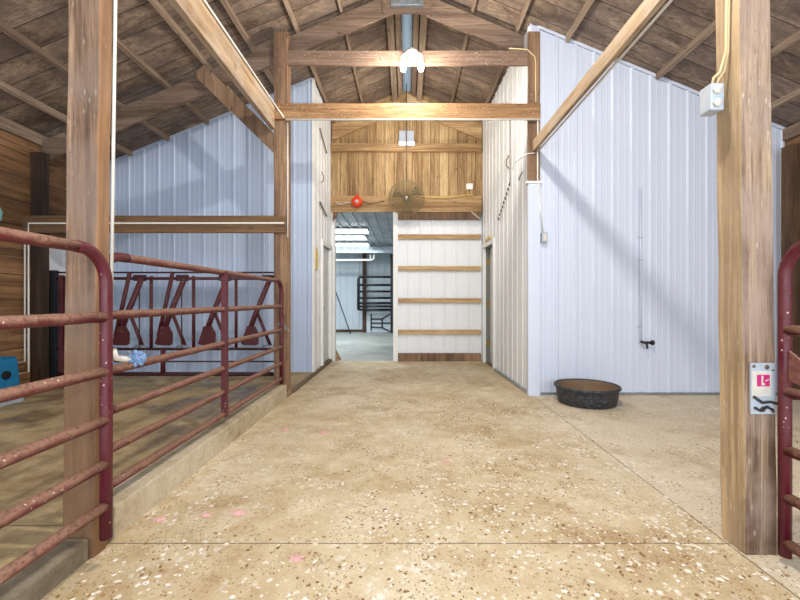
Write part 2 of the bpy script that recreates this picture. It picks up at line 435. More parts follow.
# ---------------------------------------------------------------- floors
struct(MB().box(-1.41, XS+0.1, Y0, YB+0.05, -0.1, 0).build('floor', M['floor'], origin=(0,0,0)))
struct(MB().box(-XS-0.1, -1.43, Y0, YB, -0.1, SLAB).build('floor', M['pen'], origin=(0,0,0)))
struct(MB().box(-5.0, 4.0, YB+0.05, 14.6, -0.1, 0).build('floor', M['farfloor'], origin=(0,0,0)))
# curb between the left posts, its darker near run, and the thin slab edge further back
struct(MB().box(-1.60, -1.41, 1.93, 4.70, -0.05, 0.155).build('trim_1', M['curb'], bevel=0.012, cuts=6, rough=0.006))
struct(MB().box(-1.60, -1.41, Y0, 1.775, -0.05, 0.095).build('trim_2', M['curbdark'], bevel=0.012, cuts=6, rough=0.008))
struct(MB().box(-1.425, -1.395, 4.96, YB-0.1, -0.05, 0.055).build('trim_3', M['baseb']))

# ---------------------------------------------------------------- ribbed steel walls
def profile(u0, u1, pitch=0.2286, phase=0.0):
    pts = [(u0, 0)]
    k = math.floor((u0-phase)/pitch)-1
    while True:
        b = phase+k*pitch
        if b > u1+pitch: break
        for du, h in ((-0.024,0),(-0.012,0.016),(0.012,0.016),(0.024,0),(0.066,0),(0.072,0.0022),(0.084,0.0022),(0.090,0),(0.138,0),(0.144,0.0022),(0.156,0.0022),(0.162,0)):
            u = b+du
            if u0 < u < u1: pts.append((u, h))
        k += 1
    pts.append((u1, 0)); return pts
def ribwall(name, mat, u0, u1, place, zt, zb=0.0, phase=0.0, hole=None, thick=0.03):
    """place(u,h,z) -> point; hole=(ua,ub,ztop)"""
    mb = MB(); pts = profile(u0, u1, phase=phase)
    if hole:
        ua, ub, zh = hole
        pts = sorted(pts+[(ua-1e-4,0),(ua,0),(ub,0),(ub+1e-4,0)])
    for (a, ha), (b, hb) in zip(pts[:-1], pts[1:]):
        z0a = z0b = zb
        if hole and a >= ua-1e-6 and b <= ub+1e-6: z0a = z0b = zh
        vs = [place(a,ha,z0a), place(b,hb,z0b), place(b,hb,zt(b)), place(a,ha,zt(a)),
              place(a,-thick,z0a), place(b,-thick,z0b), place(b,-thick,zt(b)), place(a,-thick,zt(a))]
        mb.add(vs, [(0,1,2,3),(7,6,5,4),(3,2,6,7),(1,0,4,5)])
    me = mb.build(name, mat); return struct(me)
# right front wall (faces the camera), left front wall further back
ribwall('wall_front_right', M['whitedaylit'], 1.50, XS, lambda u,h,z: (u, YF+0.02-h, z), lambda u: R(u)+0.02, phase=1.59)
ribwall('wall_front_left', M['leftdaylit'], -XS, -1.43, lambda u,h,z: (u, YL-h, z), lambda u: R(u)+0.02, zb=SLAB, phase=-1.50)
# walls along the aisle
def rx(y): return 1.50-(y-YF)*0.028
ribwall('wall_aisle_right', M['white'], YF, YB, lambda u,h,z: (rx(u)-h*0.6, u, z), lambda u: R(1.46)+0.02, phase=4.93, hole=(6.65,7.35,2.10))
ribwall('wall_aisle_left', M['white'], YL-0.02, YB, lambda u,h,z: (-1.43+h*0.6, u, z), lambda u: R(1.43)+0.02, phase=6.2, zb=0.05, hole=(6.73,7.42,2.08))
struct(MB().box(1.49, XS, YF-0.005, YF+0.03, 0.0, 0.03).build('baseboard_right', M['galv']))
struct(MB().hexa([(1.462,YF,0),(1.50,YF,0),(1.46,6.55,0),(1.42,6.55,0),(1.462,YF,0.035),(1.50,YF,0.035),(1.46,6.55,0.035),(1.42,6.55,0.035)]).build('baseboard_aisle', M['galv']))
struct(MB().box(-1.445, -1.405, YL-0.03, YL+0.03, 0.05, R(1.45)).build('trim_4', M['trimw']))
# corner wrap below the right back post, with its small ledge
w = struct(MB().box(1.455, 1.60, 4.80, YF+0.02, 0.0, 2.55).build('trim_5', M['whitedaylit'], bevel=0.003))
struct(MB().box(1.43, 1.615, 4.785, YF+0.02, 2.551, 2.575).build('trim_6', M['trimw']))

struct(MB().prism([(1.60,R(1.60)-0.035),(XS,R(XS)-0.035),(XS,R(XS)),(1.60,R(1.60))],'y',YF-0.009,YF+0.002).build('trim_9', M['whitedaylit']))
struct(MB().prism([(-1.45,R(1.45)-0.03),(-XS,R(XS)-0.03),(-XS,R(XS)),(-1.45,R(1.45))],'y',YL-0.03,YL-0.02).build('trim_10', M['leftdaylit']))
# side walls of boards
wl = struct(MB().box(-XS-0.04, -XS, Y0, YL+0.03, 0, R(XS)+0.02).build('wall_left', M['sidewall']))
wr = struct(MB().box(XS, XS+0.04, Y0, YF+0.05, 0, R(XS)+0.02).build('wall_right', M['sidewall']))
MB().box(-XS, -XS+0.045, Y0, YL-0.03, 3.07, R(XS)-0.02).build('eave_plate', M['purlin'], wl)
MB().box(XS-0.045, XS, Y0, YF-0.01, 3.07, R(XS)-0.02).build('eave_plate', M['purlin'], wr)
mb = MB()
for y in [5.10+0.2286*k for k in range(5)]: mb.box(-XS+0.004, -XS+0.025, y-0.015, y+0.015, SLAB, 1.87)
mb.box(-XS, -XS+0.006, 5.07, YL-0.03, SLAB, 1.87)
MB.build(mb, 'metal_panel', M['white'], wl)

# back wall: boards above, ribbed steel with girts to the right of the opening
wb = MB(); 
wb.prism([(-1.60,2.82),(1.46,2.82),(1.46,R(1.46)+0.02),(0,R(0)+0.02),(-1.60,R(1.6)+0.02)], 'y', YB, YB+0.04)
wb = struct(wb.build('wall_back', M['backwall']))
MB().prism([(-1.43,2.80),(1.40,2.80),(1.40,3.10),(-1.43,3.10)], 'y', YB-0.05, YB).build('header_board', M['backgirt'], wb, bevel=0.004)
MB().box(-1.43, 1.40, YB-0.06, YB, 3.93, 4.08).build('chord_board', M['backgirt'], wb, bevel=0.004)
MB().box(-0.17, 1.39, YB-0.04, YB-0.001, 2.66, 2.795).build('header_board', M['postback'], wb)
for s in (-1, 1):
    MB().prism([(0,4.74),(s*1.40,4.74-0.424*1.40),(s*1.40,5.02-0.424*1.40),(0,5.02)], 'y', YB-0.055, YB-0.002).build('rafter', M['backgirt'], wb)
ribwall('wall_back_lower', M['white'], -0.20, 1.42, lambda u,h,z: (u, YB+0.03-h, z), lambda u: 2.70, phase=0.02)
wlow = bpy.data.objects['wall_back_lower']
for y_px in (237, 268.5, 300.5, 332):
    z = 1.15+(300-y_px)/53.05
    MB().box(-0.17, 1.39, YB-0.045, YB+0.008, z-0.043, z+0.043).build('girt', M['backgirt'], wlow, bevel=0.003)
MB().box(-0.17, 1.39, YB-0.045, YB+0.008, 0.0, 0.15).build('girt', M['postback'], wlow, bevel=0.003)
struct(MB().box(-0.26, -0.17, YB-0.05, YB+0.12, 0, 2.80).build('trim_7', M['trimw'], bevel=0.004))
struct(MB().box(-1.43, -1.36, YB-0.01, YB+0.12, 0, 2.80).build('trim_8', M['trimw'], bevel=0.004))

# ---------------------------------------------------------------- ceiling, purlins, rafters
mb = MB()
for s in (-1, 1):
    xs = [0.0, s*(XS+0.3)]
    mb.prism([(0.045*s,R(0.045)),(xs[1],R(xs[1])),(xs[1],R(xs[1])+0.03),(0.045*s,R(0.045)+0.03)], 'y', Y0, YB+0.3)
ceil = struct(mb.build('ceiling', M['roof']))
MB().prism([(-0.075,5.075),(0.075,5.075),(0.07,5.17),(-0.07,5.17)], 'y', Y0, YB+0.3).build('ridge_cap', M['ridge'], ceil)
def pur(x, ya, yb, w=0.034, h=0.06):
    s = 1 if x > 0 else -1
    a, b = abs(x)-w/2, abs(x)+w/2
    MB().prism([(s*a,R(a)-h),(s*b,R(b)-h),(s*b,R(b)-0.001),(s*a,R(a)-0.001)], 'y', ya, yb).build('purlin', M['purlin'], ceil)
for x in (0.815, 1.37, 1.93, 2.48, 3.02, 3.62, 4.18):
    pur(-x, Y0, YL-0.03 if x > 1.4 else YB-0.06)
    pur(x, Y0, YF-0.01 if x > 1.4 else YB-0.06)
for s in (-1, 1):
    pur(0.125*s, Y0, YB-0.06, 0.07, 0.12); pur(0.225*s, Y0, YB-0.06, 0.09, 0.17)
def raft(s, x0, x1, ya, yb, name='rafter'):
    return MB().prism([(s*x0,4.79-0.428*x0),(s*x1,4.79-0.428*x1),(s*x1,5.035-0.424*x1),(s*x0,5.035-0.424*x0)], 'y', ya, yb).build(name, M['rafter'], ceil)
raft(-1, 0.06, XS-0.06, 4.96, 5.0); raft(1, 0.06, 1.45, 4.96, 5.0)
raft(-1, 0.06, XS-0.06, 1.86, 1.90); raft(1, 0.06, XS-0.06, 1.86, 1.90)
MB().prism([(-0.30,4.69),(0.30,4.69),(0.30,4.95),(0.10,5.02),(-0.10,5.02),(-0.30,4.95)], 'y', 4.93, 4.959).build('ridge_gusset', M['rafter'], ceil)
MB().box(-0.20, 0.20, 4.88, 4.93, 4.75, 4.83).build('ridge_plate', M['galv'], ceil, bevel=0.006)

# ---------------------------------------------------------------- posts
def post(name, label, x0, x1, y0, y1, z0, z1, mat, lean=0.0, group=None):
    o = MB().hexa([(x0,y0,z0),(x1,y0,z0),(x1,y1,z0),(x0,y1,z0),(x0+lean,y0,z1),(x1+lean,y0,z1),(x1+lean,y1,z1),(x0+lean,y1,z1)]).build(name, mat, bevel=0.006, cuts=14, rough=0.005)
    return tag(o, label, 'post', group)
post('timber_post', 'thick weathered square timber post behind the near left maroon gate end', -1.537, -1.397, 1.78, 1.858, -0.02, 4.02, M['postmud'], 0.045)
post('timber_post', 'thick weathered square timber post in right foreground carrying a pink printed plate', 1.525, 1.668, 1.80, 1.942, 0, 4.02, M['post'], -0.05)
post('timber_post', 'dusty brown square post at far end of the concrete curb, left of the aisle', -1.60, -1.437, 4.80, 4.955, 0, R(1.6)-0.09, M['postback'])
post('timber_post', 'brown square post let into the upper corner of the white right wall', 1.455, 1.60, 4.80, YF-0.001, 2.576, R(1.6)-0.09, M['postback'])
post('timber_post', 'dark square post against the left board wall behind the white pipe', -XS+0.002, -4.425, 4.86, 4.95, SLAB, 2.95, M['postdark'])
post('timber_post', 'dark square post against the right board wall at edge of photo', 4.43, XS-0.002, 4.60, 4.74, 0, 2.95, M['postdark'])

# ---------------------------------------------------------------- beams
def beam(label, mat, x0, x1, y0, y1, z0, z1, name='timber_beam'):
    cuts = 10
    o = MB().box(x0,x1,y0,y1,z0,z1).build(name, mat, bevel=0.005, cuts=cuts, rough=0.004)
    return tag(o, label, 'beam')
beam('lower golden cross beam spanning the aisle with white pipe along its underside', M['beamx'], -1.60, 1.59, 4.757, 4.797, 3.305, 3.49)
beam('upper dusty cross beam spanning the aisle behind the lit twin bulb lamp', M['beamup'], -1.436, 1.454, 4.81, 4.85, 3.98, 4.15)
beam('cross beam over the aisle near the camera carrying the overhead lamp', M['beamup'], -1.34, 1.47, 1.80, 1.84, 4.16, 4.33)
beam('long pale beam running overhead along the left posts to back post', M['beamy'], -1.63, -1.575, Y0, 4.80, 3.19, 3.45)
beam('long thin pale beam running overhead from front right post to white corner', M['beamy'], 1.50, 1.54, Y0, 4.755, 2.925, 3.05)
beam('double horizontal rail board crossing the left pen in front of blue-lit wall', M['girtx'], -XS+0.001, -1.44, 4.757, 4.797, 1.95, 2.155)
o = MB().prism([(-1.602,3.16),(-1.602,2.92),(-1.705,3.02),(-2.54,3.83),(-2.54,3.90),(-2.44,3.985)], 'y', 4.815, 4.855).build('knee_brace', M['brace'])
tag(o, 'diagonal wooden knee brace between the far left post and the roof rafter', 'brace')

# ---------------------------------------------------------------- conduits
def pipe(label, pts, r=0.011, mat='pvc', name='conduit', cat='pipe'):
    return tag(MB().tube(pts, r, 8).build(name, M[mat]), label, cat)
pipe('white electrical pipe strapped down the back edge of left front post', [(-1.343,1.870,4.0),(-1.386,1.870,0.92)], 0.0075)
pipe('white pipe under the lower cross beam over the aisle', [(-1.44,4.745,3.29),(1.58,4.745,3.292)], 0.012)
pipe('thin white pipe running along the top inner edge of the left overhead beam', [(-1.565,Y0+0.2,3.462),(-1.565,4.73,3.462),(-1.46,4.743,3.315)], 0.010)
pipe('thin white pipe down the right edge of far left post', [(-1.427,4.785,3.27),(-1.427,4.785,1.90)], 0.008)
pipe('white pipe lying along the double rail board, turning down the board wall', [(-1.46,4.747,2.062),(-4.49,4.747,2.062),(-4.49,4.747,0.30),(-4.49,4.38,0.30)], 0.011)
pipe('second white pipe beside the first, dropping to the blue waterer', [(-4.535,4.747,1.93),(-4.535,4.747,0.42),(-4.535,4.38,0.42)], 0.009)
pipe('white pipe beneath the long thin beam on the right', [(1.553,Y0+0.2,2.912),(1.553,4.74,2.912)], 0.010)
pipe('thin white tube projecting past the end of right overhead beam onto wall', [(1.53,4.775,2.905),(1.435,4.785,2.90),(1.36,5.10,2.885),(1.34,5.12,2.80)], 0.006)
pipe('pale cable curving over the upper beam end and down the corner post', [(1.22,4.79,4.165),(1.44,4.79,4.15),(1.53,4.785,4.06),(1.54,4.785,3.98),(1.54,4.785,3.515)], 0.007, 'cable')
pipe('pale cable dropping down the corner post to the wall outlet', [(1.55,4.74,3.27),(1.55,4.745,2.75),(1.56,4.78,2.62),(1.61,4.80,2.2),(1.645,4.835,1.96)], 0.008)
o = thing('outlet_box', 'small grey outlet box on the white wall below the corner post', 'outlet box', (1.645, 4.80, 1.84))
MB().box(1.615,1.68,4.78,4.845,1.84,1.96).build('housing', M['greybox'], o, bevel=0.006)
MB().box(1.628,1.667,4.772,4.779,1.86,1.94).build('cover', M['dirtwhite'], o)

# hydrant on the white wall
o = thing('water_tap', 'dark outdoor tap with thin riser pipe on the white right wall', 'tap', (2.88, 4.80, 0.6))
MB().tube([(2.815,4.815,2.50),(2.815,4.815,0.62)], 0.008, 8).build('riser_pipe', M['whitedaylit'], o)
mb = MB().tube([(2.815,4.82,0.65),(2.84,4.79,0.64),(2.92,4.78,0.64)], 0.016, 8)
mb.tube([(2.86,4.78,0.64),(2.86,4.765,0.60),(2.86,4.76,0.57)], 0.013, 8)
mb.build('spout', M['black'], o)
MB().lathe([(0,-0.01),(0.03,-0.01),(0.03,0.01),(0,0.01)], (2.935,4.78,0.64), 14, 'x').build('valve_handle', M['black'], o)
for z in (1.9, 1.63, 0.83):
    MB().tube([(2.785,4.83,z),(2.80,4.80,z),(2.83,4.80,z),(2.845,4.83,z)], 0.004, 6).build('pipe_strap', M['greybox'], o)

# ---------------------------------------------------------------- gates
RZ = [1.36, 1.077, 0.845, 0.636, 0.4485, 0.27]
def gate(name, label, x, ya, yb, rz, foot, uprights=(), curve='near', r=0.0225, bend=0.14):
    """tube gate along Y at x; ya<yb. top rail bends down into the end uprights"""
    g = thing(name, label, 'gate', (x, (ya+yb)/2, foot))
    pts = [(x, ya, foot)]
    def arc(yc, zc, a0, a1):
        return [(x, yc+bend*math.cos(a0+(a1-a0)*i/8), zc+bend*math.sin(a0+(a1-a0)*i/8)) for i in range(9)]
    left = [(x,ya,foot),(x,ya,0.6)]+arc(ya+bend, rz[0]-bend, PI, PI/2)
    MB().tube(left+[(x,ya+bend+0.05,rz[0])], r*1.08, 14).build('end_upright', M['gate'], g)
    right = [(x,yb,foot),(x,yb,0.6)]+arc(yb-bend, rz[0]-bend, 0, PI/2)
    MB().tube(right+[(x,yb-bend-0.02,rz[0])], r*1.08, 14).build('end_upright', M['gate'], g)
    n = 14
    for i, z in enumerate(rz):
        a, b = (ya+bend, yb-bend) if i == 0 else (ya+r*0.6, yb-r*0.6)
        MB().tube([(x, a+(b-a)*k/n, z) for k in range(n+1)], r, 14).build('rail', M['rail'], g)
    for u in uprights:
        MB().box(x-0.012,x+0.028,u-0.025,u+0.025,rz[-1]-0.02,rz[0]+0.01).build('stay_bar', M['gate'], g, bevel=0.004)
    return g
ga = gate('steel_gate', 'near left maroon tube gate with dusty rails cut by the left photo edge', -1.29, -1.1, 1.715, RZ, 0.13, (0.2,))
gb = gate('steel_gate', 'maroon tube gate above the curb between the two left timber posts', -1.475, 1.915, 4.70, [1.37,1.075,0.80,0.60,0.41,0.23], 0.165, (3.22,))
gc = gate('steel_gate', 'maroon tube gate with curved corner at the right photo edge beside post', 1.655, -1.1, 1.752, [1.39,1.02,0.75,0.495,0.29,0.09], 0.03, (0.2,))
MB().prism([(1.725,0.93),(1.725,0.80),(1.60,0.78),(1.52,0.80)], 'x', 1.645, 1.657).build('latch_plate', M['rail'], gc)
mb = MB()
for k in range(7): mb.torus((-1.52+0.02*k, 4.73, 0.86-0.012*k+0.02*(k%2)), 0.016, 0.005, 'y' if k%2 else 'x', 12, 6)
tag(mb.build('chain', M['galv']), 'short steel chain latching the middle gate to the far left post', 'chain')
o = thing('pipe_fitting', 'pale blue plastic knob on a fitting at foot of the white post pipe', 'fitting', (-1.37,1.95,0.84))
MB().tube([(-1.386,1.885,0.915),(-1.384,1.90,0.875),(-1.375,1.95,0.862),(-1.345,1.96,0.862)], 0.015, 10).build('elbow', M['dirtwhite'], o)
mb = MB().lathe([(0,-0.02),(0.022,-0.018),(0.036,-0.006),(0.036,0.008),(0.024,0.02),(0,0.022)], (-1.315,1.96,0.865), 14, 'y')
for k in range(7):
    a = 2*PI*k/7; mb.tube([(-1.315+0.02*math.cos(a),1.945,0.865+0.02*math.sin(a)),(-1.315+0.042*math.cos(a),1.95,0.865+0.042*math.sin(a))], 0.008, 6)
mb.build('knob', plain('faded blue plastic', L(120,150,190), 0.5, var=0.3), o)

# ---------------------------------------------------------------- headlock feed panel
h = thing('feed_headlock', 'long maroon cattle headlock panel crossing the left pen before the wall', 'headlock', (-3.0, 4.99, SLAB))
HY = 5.0
def hx(px): return (px-407)*HY/400
def hz(py): return 1.15+(300-py)*HY/400
for nm, py, r, mat in (('top_rail', 272.5, 0.011,'lockdark'),('top_rail', 278.5, 0.019,'lock'),('lower_rail', 349, 0.017,'lockdark'),('wire_rail', 361.5, 0.010,'lockdark'),('bottom_rail', 374, 0.026,'lockdark')):
    MB().tube([(hx(50), HY, hz(py)), (hx(281), HY, hz(py))], r, 10).build(nm, M[mat], h)
MB().box(hx(50), hx(57), HY-0.03, HY+0.03, SLAB, 1.52).build('end_upright', M['black'], h, bevel=0.005)
MB().box(hx(59.5), hx(63.5), HY-0.02, HY+0.02, SLAB, 1.46).build('end_upright', M['lock'], h, bevel=0.005)
MB().box(hx(274.5), hx(279), HY-0.03, HY+0.02, SLAB, 1.50).build('end_upright', M['lockdark'], h, bevel=0.005)
for i in range(5):
    u = 243.5-42.6*i
    def P(px, py, dy=0.0): return (hx(px), HY+dy, hz(py))
    b = MB().tube([P(u+27,279,-0.02), P(u+13,313,-0.02), P(u+2,344,-0.02)], 0.033, 8).build('lock_bar', M['lock'], h)
    if i > 1: MB().tube([P(u+16,273,-0.035), P(u+2,336,-0.035)], 0.024, 8).build('lock_bar', M['lock'], h)
    MB().tube([P(u+14,313,0.0), P(u+27,346,0.0)], 0.021, 8).build('swing_bar', M['lock'], h)
    MB().tube([P(u+34.5-42.6 if i else u+34.5-42.6,276,0.02), P(u+34.5-42.6,348,0.02)], 0.020, 8).build('upright', M['lock'], h)
    MB().tube([P(u+22-42.6,283,0.03), P(u+22-42.6,349,0.03)], 0.008, 6).build('wire', M['lockdark'], h)
    MB().prism([(hx(u-0.5),hz(343)),(hx(u+5),hz(326)),(hx(u+13),hz(326)),(hx(u+16.8),hz(333)),(hx(u+16.5),hz(343.5)),(hx(u+14),hz(345)),(hx(u+1.5),hz(344.5))], 'y', HY-0.06, HY-0.045).build('counterweight_plate', M['plate'], h)
    MB().box(hx(u+19), hx(u+30), HY-0.035, HY+0.02, hz(281), hz(275)).build('latch_block', M['lockdark'], h, bevel=0.004)
    MB().tube([P(u+20,346.5,-0.03), P(u+24,345,-0.03), P(u+31,345.5,-0.03), P(u+33,347,-0.03)], 0.009, 6).build('stop_bracket', M['galv'], h)

MB().tube([(hx(163),HY,hz(349)),(hx(163),HY,hz(374))], 0.028, 8).build('stub_leg', M['lock'], h)
# ---------------------------------------------------------------- feed tub
tx, ty = 2.01, 4.475
o = thing('feed_tub', 'round black rubber feed tub, muddy inside, on floor by white wall', 'feed tub', (tx, ty, 0))
MB().lathe([(0,0),(0.275,0.0),(0.30,0.012),(0.318,0.10),(0.328,0.178),(0.332,0.180)], (tx,ty,0), 48).build('tub_wall', M['rubber'], o)
MB().lathe([(0.328,0.178),(0.345,0.180),(0.348,0.196),(0.340,0.206),(0.326,0.204),(0.318,0.192)], (tx,ty,0), 48).build('rim', M['rubber'], o)
MB().lathe([(0.318,0.195),(0.308,0.12),(0.29,0.07),(0.20,0.062),(0.1,0.07),(0,0.066)], (tx,ty,0), 48).build('mud', M['mud'], o)

# ---------------------------------------------------------------- blue waterer, teal item
o = thing('cattle_waterer', 'blue plastic cattle waterer with round hole by the left board wall', 'waterer', (-4.38, 4.10, SLAB))
mb = MB().hexa([(-4.56,3.86,0.10),(-4.20,3.86,0.10),(-4.20,4.36,0.10),(-4.56,4.36,0.10),(-4.56,3.88,0.53),(-4.22,3.88,0.53),(-4.22,4.34,0.53),(-4.56,4.34,0.53)])
mb.build('body', M['blue'], o, bevel=0.02)
MB().box(-4.56,-4.19,3.85,4.37,SLAB,0.10).build('base', M['greybox'], o)
MB().lathe([(0,0.012),(0.042,0.012),(0.047,0.0),(0.043,-0.02)], (-4.209,4.20,0.36), 20, 'x').build('drain_hole', M['hole'], o)  # dark disc painted for the shade inside the hole
MB().box(-4.55,-4.23,3.90,4.32,0.53,0.545).build('lid', M['blue'], o, bevel=0.006)
o = thing('teal_handle', 'teal plastic handle hung on left board wall at the photo edge', 'handle', (-4.54, 4.40, 2.0))
MB().tube([(-4.565,4.42,2.00),(-4.50,4.42,2.04),(-4.49,4.42,2.12),(-4.52,4.42,2.18),(-4.572,4.42,2.20)], 0.018, 8).build('grip', M['teal'], o)

# ---------------------------------------------------------------- lamps
def lamp(name, label, x, y, z):
    o = thing(name, label, 'lamp', (x, y, z))
    MB().lathe([(0,0.0),(0.055,0.0),(0.075,-0.012),(0.075,-0.05),(0.05,-0.07),(0,-0.07)], (x,y,z-0.045), 24, 'z').build('base', M['lampbase'], o)
    MB().box(x-0.06,x+0.06,y-0.0,y+0.055,z-0.10,z-0.02).build('mount_box', M['lampbase'], o, bevel=0.008)
    for s in (-1, 1):
        MB().tube([(x+s*0.05,y,z-0.075),(x+s*0.10,y,z-0.10),(x+s*0.105,y,z-0.14)], 0.026, 12).build('socket', M['lampbase'], o)
        MB().lathe([(0.0,-0.30),(0.020,-0.295),(0.034,-0.27),(0.037,-0.235),(0.031,-0.195),(0.022,-0.165),(0.020,-0.14)], (x+s*0.105,y,z), 20).build('bulb', M['glass'], o)
    return o
lamp('twin_bulb_lamp', 'white twin bulb lamp glowing on the upper cross beam over the aisle', 0.06, 4.75, 4.16)
dup(bpy.data.objects['twin_bulb_lamp'], (0.57, 1.73, 4.40), 'white twin bulb lamp on the cross beam over the aisle nearest camera')
for ob in bpy.data.objects:
    if ob.type == 'LIGHT' and ob.name.startswith('bulb_light') and ob.location.y > 4: ob.location.z = 3.76
# right front post: junction box with wires and printed plate
o = thing('junction_box', 'grey junction box with cables on side of right foreground post', 'junction box', (1.49, 1.90, 2.05))
MB().box(1.405,1.468,1.85,1.925,2.03,2.155).build('housing', M['greybox'], o, bevel=0.008)
for zc in (2.06, 2.12):
    MB().lathe([(0,0),(0.018,0),(0.018,-0.012),(0,-0.014)], (1.432,1.85,zc), 14, 'y').build('knockout', M['dirtwhite'], o)
MB().tube([(1.43,1.88,2.155),(1.435,1.87,2.19),(1.455,1.86,2.21),(1.475,1.85,2.30),(1.465,1.83,2.8)], 0.006, 8).build('cable', M['cable'], o)
MB().tube([(1.452,1.88,2.155),(1.455,1.87,2.18),(1.475,1.86,2.215),(1.484,1.85,2.30),(1.475,1.83,2.8)], 0.006, 8).build('cable', M['cable'], o)
PX = lambda px: (px-407)*1.79/400
PZ = lambda py: 1.15+(300-py)*1.79/400
o = thing('printed_plate', 'pale metal plate with pink and white print on right foreground post', 'sign plate', (PX(762), 1.79, PZ(412)))
MB().box(PX(750.5),PX(775),1.786,1.797,PZ(414),PZ(363)).build('backing_plate', M['greybox'], o, bevel=0.002)
MB().box(PX(751),PX(770),1.783,1.786,PZ(396),PZ(371)).build('label_sheet', M['dirtwhite'], o)
MB().box(PX(755.5),PX(768),1.781,1.783,PZ(386),PZ(374.5)).build('print_block', M['pinkp'], o)
MB().prism([(PX(759.5),PZ(385)),(PX(763),PZ(385)),(PX(763),PZ(383)),(PX(761),PZ(382)),(PX(761.5),PZ(375.5)),(PX(759.8),PZ(375.5))], 'y', 1.780, 1.781).build('print_mark', M['dirtwhite'], o)
MB().prism([(PX(763.5),PZ(381)),(PX(767),PZ(379.5)),(PX(767),PZ(378.5)),(PX(763.5),PZ(380))], 'y', 1.780, 1.781).build('print_mark', M['dirtwhite'], o)
mb = MB().tube([(PX(752),1.78,PZ(396)),(PX(760),1.776,PZ(402)),(PX(768),1.776,PZ(401)),(PX(778),1.77,PZ(404))], 0.006, 8)
mb.tube([(PX(753),1.78,PZ(407)),(PX(758),1.778,PZ(410)),(PX(765),1.778,PZ(406)),(PX(770),1.778,PZ(409))], 0.006, 8)
mb.build('latch_wire', M['ink'], o)
for px_, pz_, w_ in ((753,366,3),(766,367,4),(762,409,5),(772,411,3),(772,370,2)):
    MB().lathe([(0,-0.004),(w_/223*0.5,-0.003),(w_/223*0.6,0.0)], (PX(px_),1.786,PZ(pz_)), 10, 'y').build('rust_spot', M['rust'], o)

# ---------------------------------------------------------------- doors
def door(n, side, ya, yb, ztop, zb):
    s = side
    X = (lambda y: rx(y)) if s > 0 else (lambda y: -1.43)
    def q(y, d, z): return (X(y)-s*d, y, z)     # d towards aisle
    d = struct(bpy.data.objects.new('door_%d' % n, None)); COL.objects.link(d); d.location = (X((ya+yb)/2), (ya+yb)/2, zb)
    def slab(name, y0, y1, d0, d1, z0, z1, mat, par=d):
        return MB().hexa([q(y0,d0,z0),q(y1,d0,z0),q(y1,d1,z0),q(y0,d1,z0),q(y0,d0,z1),q(y1,d0,z1),q(y1,d1,z1),q(y0,d1,z1)]).build(name, mat, par)
    slab('door_casing', ya-0.075, ya, -0.02, 0.032, zb, ztop+0.08, M['trimw'])
    slab('door_casing', yb, yb+0.075, -0.02, 0.032, zb, ztop+0.08, M['trimw'])
    slab('door_casing', ya-0.001, yb+0.001, -0.02, 0.032, ztop, ztop+0.08, M['trimw'])
    slab('door_jamb', yb-0.012, yb, -0.13, -0.021, zb, ztop, M['jamb'] if s > 0 else M['trimw'])
    slab('door_jamb', ya, ya+0.012, -0.13, -0.021, zb, ztop, M['trimw'])
    slab('door_jamb', ya+0.012, yb-0.012, -0.13, -0.021, ztop-0.012, ztop, M['jamb'])
    dp = slab('door_panel', ya+0.015, yb-0.02, -0.125 if s > 0 else -0.055, -0.09 if s > 0 else -0.02, zb+0.01, ztop-0.014, M['doorw'])
    if s > 0:
        for z in (0.36, 1.08, 1.86):
            slab('hinge', yb-0.022, yb-0.0125, -0.085, -0.03, z-0.05, z+0.05, M['brass'])
    else:
        slab('door_handle', ya+0.05, ya+0.10, -0.019, 0.02, 0.98, 1.03, M['brass'], dp)
    slab('threshold', ya, yb, -0.13, 0.0, zb-0.02, zb+0.008, M['baseb'])
    return d
door(1, -1, 6.73, 7.42, 2.08, 0.055)
dr = door(2, 1, 6.65, 7.35, 2.10, 0.0)
tag(MB().box(rx(7.0)-0.045,rx(7.0)-0.018,6.72,7.15,2.185,2.225).build('door_tag', M['yellow']), 'thin yellow strip lying on the casing top of right aisle door', 'strip')
tag(MB().prism([(5.98+0.14,1.62),(6.19+0.06,1.62),(6.30,1.70),(6.30,1.88),(6.24,1.96),(6.12,1.96)], 'x', -1.408, -1.40).build('yellow_notice', M['yellow']), 'yellow paper notice stuck on corner of the left aisle wall', 'notice')
def chainset(label, side, y0, z0, y1, z1, hook):
    mb = MB(); n = 9
    X = (lambda y: rx(y)-0.03) if side > 0 else (lambda y: -1.43+0.03)
    for k in range(n):
        t_ = k/(n-1); y = y0+(y1-y0)*t_; z = z0+(z1-z0)*t_
        mb.torus((X(y), y, z), 0.020, 0.007, 'x', 10, 5)
    o = tag(mb.build('wall_chain', M['rust']), label, 'chain'); return o
chainset('rusty chain hung slanting high on the left aisle wall', -1, 6.45, 3.05-0.33, 6.95, 2.62, 0)
chainset('second rusty chain above the first on the left aisle wall', -1, 6.45, 3.90, 6.95, 3.72, 0)
chainset('rusty chain hung slanting high on the right aisle wall', 1, 5.65, 2.78, 6.25, 2.42, 0)
pipe('thin dark cord hanging straight down the right aisle wall above chain', [(rx(5.62)-0.03,5.62,3.75),(rx(5.62)-0.03,5.62,2.80)], 0.005, 'rust', 'cord', 'cord')
pipe('small dark hook beside the cord on the right aisle wall', [(rx(5.7)-0.03,5.68,3.20),(rx(5.7)-0.05,5.74,3.15),(rx(5.7)-0.05,5.74,3.07),(rx(5.7)-0.03,5.68,3.02)], 0.007, 'rust', 'hook', 'hook')
pipe('small dark hook on the left aisle wall between two chains', [(-1.40,6.55,3.25),(-1.38,6.62,3.20),(-1.38,6.62,3.12),(-1.40,6.55,3.08)], 0.007, 'rust', 'hook', 'hook')
